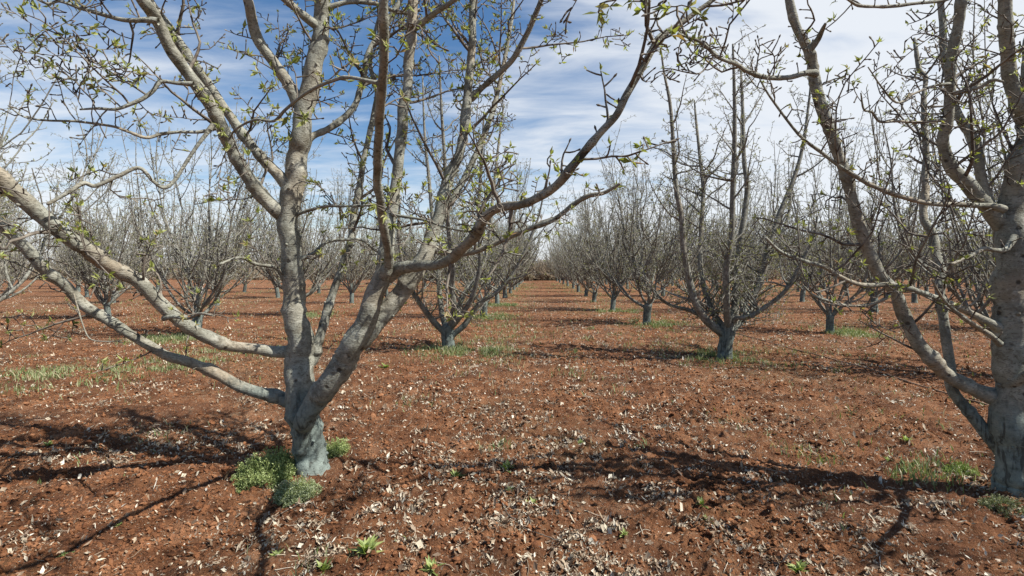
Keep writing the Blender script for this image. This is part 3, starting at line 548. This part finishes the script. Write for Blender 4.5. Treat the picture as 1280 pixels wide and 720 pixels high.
traced_tree(907, 448, 8.5, 'vase-shaped fruit tree right of the lane, next beyond the tree at the right edge',
    [(906, 455, 12), (906, 447, 11), (907, 432, 10), (909, 415, 11), (910, 405, 10)],
    [([(904, 418, 6), (893, 409, 6), (881, 398, 6), (868, 375, 5.5), (860, 343, 5), (854, 308, 4.2), (852, 273, 4), (845, 235, 3.3), (842, 190, 3), (838, 133, 2.4), (830, 90, 1.6), (826, 60, 1)], -0.4),
     ([(908, 416, 5), (901, 405, 5), (889, 386, 4.8), (879, 355, 4.2), (875, 324, 4), (877, 277, 3.6), (879, 238, 3), (875, 199, 2.6), (870, 150, 2), (868, 125, 1)], 0.9),
     ([(911, 414, 5.5), (909, 395, 5), (908, 375, 4.8), (908, 336, 4.4), (914, 297, 4), (916, 238, 3.5), (918, 180, 3), (918, 120, 2.4), (916, 55, 1.2)], -0.9),
     ([(913, 414, 6), (918, 398, 6), (920, 355, 5.5), (926, 297, 4.6), (934, 238, 3.8), (930, 199, 3.2), (928, 130, 2.5), (926, 80, 1.3)], 0.2),
     ([(914, 400, 5), (922, 378, 5.2), (943, 366, 5), (953, 343, 4.6), (960, 310, 4.2), (975, 266, 3.8), (990, 230, 3.2), (1003, 185, 2.6), (1012, 120, 1.6), (1014, 90, 1)], 0.3),
     ([(913, 410, 4), (920, 398, 3.6), (936, 396, 3.5), (959, 382, 3.2), (982, 363, 3), (998, 336, 2.6), (1015, 300, 2), (1022, 270, 1.2)], -0.7),
     ([(913, 414, 4.5), (925, 404, 4.4), (938, 388, 4), (949, 355, 3.6), (965, 320, 3), (985, 270, 2.2), (990, 220, 1.4)], 1.2),
     ([(903, 412, 4), (885, 400, 3.6), (862, 388, 3), (835, 380, 2.6), (815, 362, 2), (802, 335, 1.3)], 0.8)], 41)
traced_tree(561, 438, 9.4, 'vase-shaped fruit tree with grass at its foot, directly behind the near left tree',
    [(561, 446, 11), (561, 438, 10), (560, 426, 9), (559, 414, 9.5), (560, 407, 9)],
    [([(556, 416, 4.5), (543, 403, 4.4), (532, 389, 4), (523, 376, 3.7), (513, 358, 3.2), (503, 330, 2.6), (498, 290, 2), (500, 250, 1.2)], -0.5),
     ([(559, 414, 4.5), (553, 394, 4.3), (550, 372, 4), (547, 335, 3.4), (541, 280, 3), (536, 220, 2.5), (531, 170, 2), (528, 95, 1.1)], 0.5),
     ([(561, 414, 4.6), (567, 387, 4.4), (565, 358, 4), (566, 335, 3.5), (560, 280, 3.1), (556, 200, 2.6), (552, 140, 2), (549, 70, 1)], -0.8),
     ([(563, 412, 4.5), (572, 390, 4.3), (580, 368, 4), (596, 345, 3.5), (610, 310, 3), (616, 250, 2.5), (622, 190, 2), (630, 130, 1.2)], 0.9),
     ([(565, 419, 4.5), (580, 407, 4.2), (591, 390, 4), (603, 376, 3.6), (620, 366, 3), (640, 345, 2.6), (657, 312, 2.2), (672, 275, 1.7), (680, 240, 1)], -0.1),
     ([(562, 412, 4), (575, 396, 4), (590, 372, 3.4), (600, 330, 3), (598, 270, 2.6), (602, 200, 2), (605, 140, 1.1)], -0.9)], 52)

protos = []; farprotos = []
for i in range(7):
    rng = np.random.default_rng(100 + i); hh = rng.uniform(4.9, 6.1); parts = gen_tree(rng, hh); fparts = gen_tree(rng, hh, True)
    near = bpy.data.objects.new('fruit_tree', None); far = bpy.data.objects.new('fruit_tree', None)
    COL.objects.link(near); COL.objects.link(far)
    assemble(near, *parts); assemble(far, *fparts, joined=True)
    protos.append([near, False]); farprotos.append([far, False])
kids = {}
def copy_tree(o, parent=None):
    c = o.copy(); COL.objects.link(c); c.parent = parent
    for ch in kids[o]: copy_tree(ch, c)
    return c
bpy.context.view_layer.update()
for o in list(bpy.data.objects): kids[o] = list(o.children)
def place(lst, i, loc, rz, sc):
    p, used = lst[i]
    if used: o = copy_tree(p)
    else: o = p; lst[i][1] = True
    o.location = loc; o.rotation_euler = (0, 0, rz); o.scale = (sc, sc, sc); return o

ordw = ['first', 'second', 'third', 'fourth', 'fifth', 'sixth', 'seventh', 'eighth', 'ninth', 'tenth', 'eleventh', 'twelfth']
rr = random.Random(5)
# rows: side, number of the row counted from the lane, [(x, y), ...]; the near trees of the first rows are set one by one
def lx(d): return -1.62 + 0.050 * d
def rx(d): return 3.30 + 0.028 * d
rows = [('left', 1, [(lx(d), d) for d in (15.5, 20.6, 25.5, 30.4, 35.2, 40.1, 45, 50, 55)], 3),
        ('right', 1, [(3.55, 13.5), (3.50, 17.8), (3.62, 22.6), (3.9, 27.0), (4.15, 32)] + [(rx(d) + 0.1, d) for d in (37, 42, 47, 52, 57)], 3)]
for k in range(2, 12):
    st = {2: (-7.35, 6.2)}.get(k, (-7.3 - (k - 2) * 5.1, 6.2 + rr.uniform(-1, 1)))
    pts = [(st[0] + 0.04 * (d * 5.05) + rr.uniform(-.15, .15), st[1] + d * 5.05 + rr.uniform(-.25, .25)) for d in range(11)]
    rows.append(('left', k, pts, 1))
    x0 = 7.1 + (k - 2) * 4.9; y0 = {2: 2.0, 3: 2.4}.get(k, 2.4 + rr.uniform(-1, 1))
    pts = [(x0 + 0.035 * d * 5 + rr.uniform(-.15, .15), y0 + d * 5.0 + rr.uniform(-.25, .25)) for d in range(12)]
    rows.append(('right', k, pts, 1))
cnt = 0; last = -1
for side, k, pts, first in rows:
    q = first
    for (x, y) in pts:
        vis = abs(x) < y * 1.02 + 2.2 or (k == 2 and side == 'right' and y < 9)
        if side == 'left' and k >= 4 and y > 34 + k: vis = False
        if not vis or y > 58: continue
        i = rr.randrange(7)
        while i == last: i = rr.randrange(7)
        last = i
        nearby = y < 24 and abs(x) < 16
        o = place(protos if nearby else farprotos, i, (x, y, 0), rr.uniform(0, 6.28), rr.uniform(0.88, 1.06))
        px = 640 + x / y * F
        if k == 1 and q <= 10: o['label'] = '%s fruit tree from the near end of the row just %s of the lane' % (ordw[q - 1], side)
        elif k <= 5 and q <= 8: o['label'] = '%s fruit tree from the near end, %s row %s of the lane' % (ordw[q - 1], ordw[k - 1], side)
        else: o['label'] = 'bare-looking fruit tree in the dense far reaches of the orchard, %s side' % side
        o['category'] = 'tree'; o['group'] = 'fruit trees of the orchard'
        q += 1; cnt += 1
for lst in (protos, farprotos):
    for p, used in lst:
        if not used:
            for ch in kids[p]:
                for g in kids[ch]: bpy.data.objects.remove(g)
                bpy.data.objects.remove(ch)
            bpy.data.objects.remove(p)
print('orchard trees', cnt)

# ------------------------------------------------------------ far edge: hedgerow and low hills
def hedge():
    rng = np.random.default_rng(77); mb = MB()
    for i in range(1500):
        if i % 3 == 0: x, y = rng.uniform(-12, 16), rng.uniform(60, 66)
        else: x, y = rng.uniform(-95, 95), rng.uniform(62, 76)
        h = rng.uniform(1.4, 4.6) if abs(x - 2.5) > 4 else rng.uniform(1.6, 4.0)
        for j in range(7):
            d = np.array([rng.normal(0, 0.5), rng.normal(0, 0.5), 1.0]); P, e = shoot(rng, np.array([x, y, -0.05]), d, h * rng.uniform(.6, 1), 6, 0.16, 0.0)
            mb.tube(P, np.linspace(0.05, 0.012, 7), 3)
            for m in range(4):
                b, e = shoot(rng, P[int(rng.integers(1, 6))], rng.normal(0, 1, 3) + [0, 0, .5], rng.uniform(.4, 1.1), 3, 0.2, 0.0); mb.tube(b, np.linspace(0.028, 0.01, 4), 3)
    M = Mat('hedge_twigs', 0.9, 0.1); M.color(M.ramp(M.noise(0.5, 4), [(0.35, (0.17, 0.135, 0.10)), (0.55, (0.29, 0.235, 0.17)), (0.7, (0.23, 0.23, 0.14))]))
    return tag(mb.build('hedgerow', M.m), 'brown tangled hedgerow closing off the far end of the orchard', 'hedge', None, 'stuff')
hedge()
def hills():
    xs = np.linspace(-4200, 4200, 160); ys = np.linspace(2500, 4200, 30); X, Y = np.meshgrid(xs, ys, indexing='ij')
    ridge = np.sin(np.clip((Y - 2500) / 1700, 0, 1) * math.pi) ** 0.8
    Z = ridge * (30 + 85 * fbm(X / 900, Y / 900 + 3, 5, 4)) * (0.75 + 0.35 * np.clip(X / 2500, -1, 1)) - 6
    V = np.stack([X, Y, Z], -1).reshape(-1, 3); nx, ny = X.shape
    i = np.arange(nx - 1)[:, None] * ny; j = np.arange(ny - 1)[None, :]
    q = np.stack([i + j, i + ny + j, i + ny + j + 1, i + j + 1], -1).reshape(-1, 4)
    M = Mat('hill_slope_haze_tint', 0.95, 0.05); M.color(M.ramp(M.noise(0.004, 6), [(0.35, (0.10, 0.12, 0.13)), (0.6, (0.17, 0.185, 0.18)), (0.75, (0.20, 0.19, 0.17))]))  # blue-grey of distant haze is painted into the hill colour
    return tag(build('hills', V, q, M.m), 'low hills beyond the orchard, haze painted in as blue-grey colour', None, None, 'structure')
hills()
# ------------------------------------------------------------ ground cover
def litter():
    rng = np.random.default_rng(9); mb = MB(); n = 900000
    d = 1.6 + (26 - 1.6) * rng.random(n) ** 2.1; x = (rng.random(n) * 2 - 1) * (d * 1.12 + 0.5)
    keep = rng.random(n) < np.clip((d * 2.2) / 6.5, 0.22, 1)
    m = fbm(x * 1.15, d * 1.15, 91, 3); m2 = fbm(x * 5, d * 5, 95, 2)
    lane = np.exp(-((x + 0.05 - 0.05 * d) / 1.1) ** 2) * np.clip(1.6 - d / 6, 0.15, 1)
    row = np.exp(-((x - 2.6) / 1.3) ** 2) * 0.45
    m3 = fbm(x * 13, d * 13, 97, 2)
    pr = (np.clip((m - 0.47) * 4.5, 0, 1) + lane * 1.3 + row * 0.5) * np.clip((m2 - 0.46) * 6, 0, 1) * np.clip((m3 - 0.40) * 5, 0, 1) * np.where(x < -0.9, 1.5, 2.5) + 0.075 + 0.02 * (d > 6)
    keep &= rng.random(n) < pr * 0.8
    x = x[keep]; d = d[keep]; n = len(x); z = height(x, d)
    L_ = rng.lognormal(math.log(0.0070), 0.45, n).clip(.0028, .019) * (1 + np.clip(d / 16, 0, .8)); W = L_ * rng.uniform(0.22, 0.6, n); a = rng.uniform(0, 6.28, n)
    tl = rng.normal(0, 0.55, n); rl = rng.normal(0, 0.8, n)
    ca, sa = np.cos(a), np.sin(a)
    D = np.stack([ca, sa, tl], -1); Sd = np.stack([-sa, ca, rl], -1); C_ = np.stack([x, d, z + 0.006 + np.abs(tl) * L_ * 0.5], -1)
    up = np.array([0, 0, 1.0])[None]
    cu = rng.uniform(0.0, 0.9, n)[:, None]
    p0 = C_ - D * L_[:, None]; p2 = C_ + D * L_[:, None] + up * (L_[:, None] * cu)
    p1 = C_ + Sd * W[:, None] + up * (W[:, None] * cu * 1.2) + D * L_[:, None] * rng.uniform(-.4, .4, n)[:, None]
    p3 = C_ - Sd * W[:, None] + up * (W[:, None] * cu * 1.2) + D * L_[:, None] * rng.uniform(-.4, .4, n)[:, None]
    V = np.stack([p0, p1, p2, p3, C_], 1).reshape(-1, 3); b = np.arange(n)[:, None] * 5
    Fa = np.concatenate([b + [0, 1, 4], b + [1, 2, 4], b + [2, 3, 4], b + [3, 0, 4]])
    print('litter', n)
    return tag(build('dead_leaf_litter', V, Fa, LITTER, None, False), 'pale dry leaf flakes scattered over the red soil', 'leaf litter', None, 'stuff')
litter()
def clods():
    rng = np.random.default_rng(19)
    ico = [(0, 0, 1), (0.9, 0, .4), (.28, .85, .4), (-.72, .53, .4), (-.72, -.53, .4), (.28, -.85, .4), (.72, .53, -.4), (-.28, .85, -.4), (-.9, 0, -.4), (-.28, -.85, -.4), (.72, -.53, -.4), (0, 0, -1)]
    fc = [(0, 1, 2), (0, 2, 3), (0, 3, 4), (0, 4, 5), (0, 5, 1), (1, 6, 2), (2, 7, 3), (3, 8, 4), (4, 9, 5), (5, 10, 1), (6, 7, 2), (7, 8, 3), (8, 9, 4), (9, 10, 5), (10, 6, 1), (11, 7, 6), (11, 8, 7), (11, 9, 8), (11, 10, 9), (11, 6, 10)]
    ico = np.array(ico); fc = np.array(fc); n = 170000
    d = 1.7 + 16 * rng.random(n) ** 1.7; x = (rng.random(n) * 2 - 1) * (d * 1.12 + .4)
    k = rng.random(n) < np.clip((fbm(x * 1.6, d * 1.6, 55, 2) - 0.35) * 4, 0.1, 1); x = x[k]; d = d[k]; n = len(x)
    s = rng.lognormal(math.log(0.0052), 0.55, n); s = np.clip(s, 0.0028, 0.022) * (1 + d * 0.05)
    V = ico[None] * (1 + rng.normal(0, 0.22, (n, 12, 1))) * s[:, None, None] * rng.uniform(0.7, 1.3, (n, 1, 3))
    a = rng.uniform(0, 6.28, n); ca, sa = np.cos(a)[:, None], np.sin(a)[:, None]
    X = V[:, :, 0] * ca - V[:, :, 1] * sa; Y = V[:, :, 0] * sa + V[:, :, 1] * ca
    V = np.stack([X + x[:, None], Y + d[:, None], V[:, :, 2] * 0.75 + (height(x, d) + s * 0.25)[:, None]], -1).reshape(-1, 3)
    Fa = (fc[None] + (np.arange(n) * 12)[:, None, None]).reshape(-1, 3)
    return tag(build('soil_clods', V, Fa, CLOD, None, False), 'crumbled lumps of red soil lying on the tilled ground', 'soil clods', None, 'stuff')
clods()
def chips():   # dry stalks and thin dead twigs lying on the ground
    rng = np.random.default_rng(29); mb = MB()
    for i in range(1500):
        d = 1.7 + 12 * rng.random() ** 1.7; x = rng.uniform(-1, 1) * (d * 1.1 + .3)
        if fbm(np.array([x * 1.15]), np.array([d * 1.15]), 91, 3)[0] < 0.47 and rng.random() < 0.75: continue
        a = rng.uniform(0, 6.28); ln = rng.uniform(0.03, 0.16); n = 5
        P, e = shoot(rng, np.array([x, d, 0]), np.array([math.cos(a), math.sin(a), 0]), ln, n, 0.18, 0)
        P[:, 2] = height(P[:, 0], P[:, 1]).mean() * 0.5 + height(P[:, 0], P[:, 1]) * 0.5 + 0.007
        mb.tube(P, np.linspace(0.0022, 0.0012, n + 1) * rng.uniform(0.7, 1.5), 3)
    M = Mat('dry_stalk', 0.9, 0.1); M.color(M.ramp(M.island(), [(0, (0.14, 0.10, 0.07)), (0.5, (0.38, 0.31, 0.22)), (1, (0.58, 0.52, 0.42))]))
    tag(mb.build('dry_stalks', M.m), 'thin dry stalks and dead twigs strewn over the soil', 'dry stalks', None, 'stuff')
chips()
tree_spots = [(lx(15.5), 15.5), (lx(9.4), 9.4), (3.55, 8.5), (3.55, 13.5), (3.5, 17.8), (7.4, 12), (-7.15, 11.25), (-6.9, 16.3), (3.3, 3.37), (-1.0, 20.5)]
def grass():
    rng = np.random.default_rng(39)
    spots = [(tx + rng.normal(0.25, .2), ty + rng.normal(-0.15, .15), 0.40, 1800) for tx, ty in tree_spots if ty > 5]
    spots += [(-5.9, 6.6, 0.55, 1300), (-5.3, 7.4, 0.5, 1000), (-5.2, 8.4, 0.55, 900), (-6.7, 7.1, .4, 600), (-4.6, 8.9, .5, 500), (2.75, 3.85, 0.22, 420), (3.0, 3.75, 0.16, 300), (2.45, 4.1, .22, 220), (-0.6, 9.4, .35, 600), (-.35, 11, .6, 500), (-.3, 13, .6, 500), (-.2, 8.3, .4, 220), (2.9, 10, .7, 350), (5.5, 9, .8, 300), (3.9, 12.8, .4, 500), (1.0, 7, 1.0, 160), (4.6, 5.3, .7, 160), (-3.2, 10.5, .8, 380)]
    for side in (-1, 1):
        for k in range(1, 5):
            for y in np.arange(9, 50, 2.2):
                x = (lx(y) - (k - 1) * 5.1) if side < 0 else (rx(y) + (k - 1) * 4.9); spots.append((x + rng.normal(0, .5), y, .8, 120 if k > 1 else 200))
    for i in range(46): d = rng.uniform(2.2, 14); spots.append((rng.uniform(-1, 1) * d, d, rng.uniform(.05, .22), int(rng.uniform(5, 50))))
    X = np.concatenate([rng.normal(s[0], s[2], s[3]) for s in spots]); Y = np.concatenate([rng.normal(s[1], s[2], s[3]) for s in spots])
    k = (fbm(X * 3, Y * 3, 66, 2) > 0.45) & (Y > 1.6); X = X[k]; Y = Y[k]; n = len(X); Z = height(X, Y)
    h = rng.uniform(0.025, 0.085, n); h = np.where(Y > 6, h * 1.3, h); w = rng.uniform(0.0018, 0.0042, n) * (1 + Y / 10); a = rng.uniform(0, 6.28, n); b = rng.uniform(0, 6.28, n); ln = rng.uniform(.1, 1.0, n) * h
    base = np.stack([X, Y, Z - .004], -1); sd_ = np.stack([np.cos(a), np.sin(a), 0 * a], -1) * w[:, None]; le = np.stack([np.cos(b), np.sin(b), 0 * b], -1) * ln[:, None]
    mid = base + le * .35 + np.stack([0 * a, 0 * a, h * .6], -1); tip = base + le + np.stack([0 * a, 0 * a, h], -1)
    V = np.stack([base - sd_, base + sd_, mid - sd_ * .7, mid + sd_ * .7, tip], 1).reshape(-1, 3); q = np.arange(n)[:, None] * 5
    Fa = np.concatenate([q + [0, 1, 3], q + [0, 3, 2], q + [2, 3, 4]])
    print('grass', n)
    tag(build('grass', V, Fa, GRASS, None, False), 'short sparse grass along the tree rows and left of the near tree', 'grass', None, 'stuff')
grass()

# leafy clumps around the foot of the near tree
def clump(x, y, rad, h, n, label, seed, mat=CLOVER, lsz=0.011):
    rng = np.random.default_rng(seed); g = H(x, y); root = empty('weed_clump', (x, y, g), label, 'weed clump', 'leafy weeds round the tree feet')
    st = MB(); lf = MB()
    for i in range(n):
        a = rng.uniform(0, 6.28); q = rad * math.sqrt(rng.random()); q *= 0.75 + 0.5 * vnoise(np.array([math.cos(a) * 2 + seed]), np.array([math.sin(a) * 2]), 3)[0]
        px, py = math.cos(a) * q, math.sin(a) * q; hh = h * (1 - (q / (rad * 1.25)) ** 2) * rng.uniform(.35, 1.15)
        b = np.array([px * .8, py * .8, H(x + px * .8, y + py * .8) - g - .01]); P, e = shoot(rng, b, np.array([px * .3 / rad, py * .3 / rad, 1]), max(hh, .015), 3, .25, 0)
        st.tube(P, [0.0012] * 4, 3)
        for j in range(7):
            dd = unit(rng.normal(0, 1, 3) + [0, 0, .5]); pp = P[int(rng.integers(1, 4))] + dd * 0.004; l = lsz * rng.uniform(.7, 1.5); leaf(lf, rng, pp, dd, l, l * .7)
    st.build('stems', WEED, root); lf.build('leaves', mat, root, False); return root
x, y = gp(338, 600); clump(x - .02, y + .04, 0.25, 0.17, 1100, 'bright green leafy weed clump left of the near tree trunk', 1)
x, y = gp(372, 622); clump(x - .02, y + 0.03, 0.17, 0.10, 700, 'pale green small-leaved weed clump in front of the near tree trunk', 2, leaf_mat('pale_clump_leaf', [(0, (0.17, 0.21, 0.10)), (.5, (0.29, 0.33, 0.18)), (1, (0.42, 0.45, 0.29))], (1.1, 1.3, .7), .25), 0.009)
x, y = gp(418, 572); clump(x, y + .03, 0.12, 0.11, 320, 'small green weed clump right of the near tree trunk', 3)
x, y = gp(1200, 592); clump(x, y, 0.13, 0.06, 170, 'low yellowish weed clump left of the trunk at the right edge', 4, WEED)
x, y = gp(1255, 640); clump(x, y, 0.16, 0.07, 260, 'dull olive weed clump in front of the trunk at the right edge', 5, leaf_mat('dull_clump_leaf', [(0, (0.10, 0.11, 0.05)), (.6, (0.20, 0.21, 0.11)), (1, (0.32, 0.31, 0.2))], (1, 1.1, .6), .2), 0.010)

def weed(px, py, size, label, seed, n=22):
    rng = np.random.default_rng(seed); x, y = gp(px, py); g = H(x, y); mb = MB(); sc = size * .82 * y / F
    for i in range(n):
        a = rng.uniform(0, 6.28); el = rng.uniform(.35, 1.35); d = np.array([math.cos(a) * math.cos(el), math.sin(a) * math.cos(el), math.sin(el)])
        L_ = sc * rng.uniform(.6, 1.15); w = L_ * rng.uniform(.10, .20); sd_ = unit(np.cross(d, [0, 0, 1])); nn = np.cross(sd_, d); p = np.array([rng.normal(0, sc * .12), rng.normal(0, sc * .12), -.004])
        m = p + d * L_ * .55; t = p + d * L_ - nn * L_ * .22 * np.sign(nn[2]); q = nn * w * .3
        mb.add([p, m - q, t, m + sd_ * w, m - sd_ * w], [[0, 1, 3], [1, 2, 3], [0, 4, 1], [1, 4, 2]])
    o = mb.build('weed', WEED, None, False); o.location = (x, y, g); tag(o, label, 'weed', 'small green weeds on the soil'); return o
W = [(82, 690, 11, 'small bright weed rosette on the soil near the bottom left corner'), (347, 690, 13, 'dull green weed below the near tree, leftmost of the three at the bottom edge'),
     (406, 706, 19, 'green broad-leaved weed at the bottom edge below the near tree trunk'), (460, 692, 28, 'largest spreading weed tuft, among pale dead leaves at the bottom edge'),
     (540, 712, 20, 'green weed cut by the bottom edge, just left of the middle'), (571, 597, 15, 'upright weed tuft beside pale leaf litter in the middle foreground'),
     (632, 588, 16, 'wide grassy weed tuft in the middle foreground, farthest up the lane of its neighbours'), (638, 620, 8, 'tiny weed seedling between two larger tufts in the middle'),
     (665, 632, 15, 'bright green weed rosette in the middle foreground right of a seedling'), (726, 557, 10, 'small greyish weed on bare soil right of the middle'),
     (877, 636, 15, 'bright weed on shaded soil, upper of a pair right of the middle'), (884, 652, 12, 'bright weed on shaded soil, lower of a pair right of the middle'),
     (998, 712, 20, 'narrow-leaved grassy weed at the bottom edge right of the middle'), (481, 462, 11, 'yellow-green weed on red soil between the near tree and the tree behind'),
     (150, 655, 8, 'tiny weed in the branch shadows at the lower left'), (780, 668, 10, 'pale small weed among the dead leaves right of the middle'), (1110, 578, 11, 'thin weed on the soil left of the right-edge tree'),
     (1133, 553, 10, 'small weed farther up the slope left of the right-edge tree'), (60, 560, 9, 'small weed on sunlit soil at the far left')]
for i, (a, b, c, lab) in enumerate(W): weed(a, b, c, lab, 300 + i, 30 if c > 15 else 20)

# fallen twigs, the hose, the white stakes
def ground_line(name, pts, r, mat, lift, k=5, per=8, jit=0.0, seed=0):
    P = spline(np.array([[*gp(a, b), 0] for a, b in pts]), per)
    rng = np.random.default_rng(seed); P[:, :2] += rng.normal(0, jit, (len(P), 2)); z = height(P[:, 0], P[:, 1]); z = np.convolve(np.pad(z, 2, 'edge'), np.ones(5) / 5, 'valid'); P[:, 2] = z + lift + r
    mb = MB(); mb.tube(P, np.linspace(r, r * (0.5 if jit else 1), len(P)), k); o = mb.build(name, mat, None, True, tuple(P[0])); return o
tag(ground_line('fallen_twig', [(626, 632), (640, 648), (665, 664), (700, 674), (722, 690)], 0.004, TWIG, .01, jit=.004), 'dark thin forked twig lying on the soil near the bottom middle', 'twig')
tag(ground_line('fallen_twig', [(300, 693), (313, 680), (318, 664), (330, 655)], 0.003, TWIG, .012, jit=.003), 'short bent twig on the soil below the near tree', 'twig')
tag(ground_line('fallen_twig', [(398, 636), (380, 630), (352, 640), (335, 655)], 0.003, TWIG, .01, jit=.003), 'pale dry twig curving in front of the weed clump', 'twig')
HM = Mat('hose_plastic', 0.6, 0.3); HM.color(HM.ramp(HM.noise(4, 3), [(0.4, (0.12, 0.085, 0.06)), (0.6, (0.26, 0.17, 0.11))]))
tag(ground_line('irrigation_hose', [(915, 416), (968, 431), (1030, 446), (1100, 468), (1180, 493), (1243, 513), (1330, 541)], 0.010, HM.m, 0.004, 6), 'thin dusty irrigation hose running over the soil behind the right-edge tree', 'hose')
PM = Mat('white_paint', 0.7, 0.3); PM.color(PM.ramp(PM.noise(6, 4), [(0.35, (0.5, 0.48, 0.43)), (0.6, (0.78, 0.77, 0.73))]))
x, y = gp(132, 374)
for i, (dx_, dy_, hh, lab) in enumerate([(0, 0, 1.15, 'white stake standing at the far left edge of the orchard, nearer of two'), (1.9, 4.5, 1.1, 'white stake at the far left edge of the orchard, farther of two')]):
    mb = MB(); mb.tube([[0, 0, -.05], [0, 0, hh * .5], [0.01, 0, hh - .04], [0.01, 0, hh]], [.05, .048, .048, .036], 10, .03)
    o = mb.build('stake', PM.m); o.location = (x + dx_, y + dy_, H(x + dx_, y + dy_)); tag(o, lab, 'stake', 'white stakes')
# three slack overhead cables far off to the left
CM = Mat('cable_metal', 0.5, 0.4); CM.color((0.22, 0.23, 0.25))
for i, nm in enumerate(('highest', 'middle', 'lowest')):
    a = np.array([-420.0, 150, 62 - i * 2.6]); b = np.array([-60.0, 400, 44 - i * 2.6]); t = np.linspace(0, 1, 30)[:, None]
    P = a * (1 - t) + b * t; P[:, 2] -= 9 * 4 * (t * (1 - t))[:, 0]; mb = MB(); mb.tube(P, [.05] * 30, 5)
    o = mb.build('power_cable', CM.m, None, True, tuple(a)); tag(o, 'faint overhead cable crossing the sky at the far left, %s of three' % nm, 'cable', 'overhead cables')
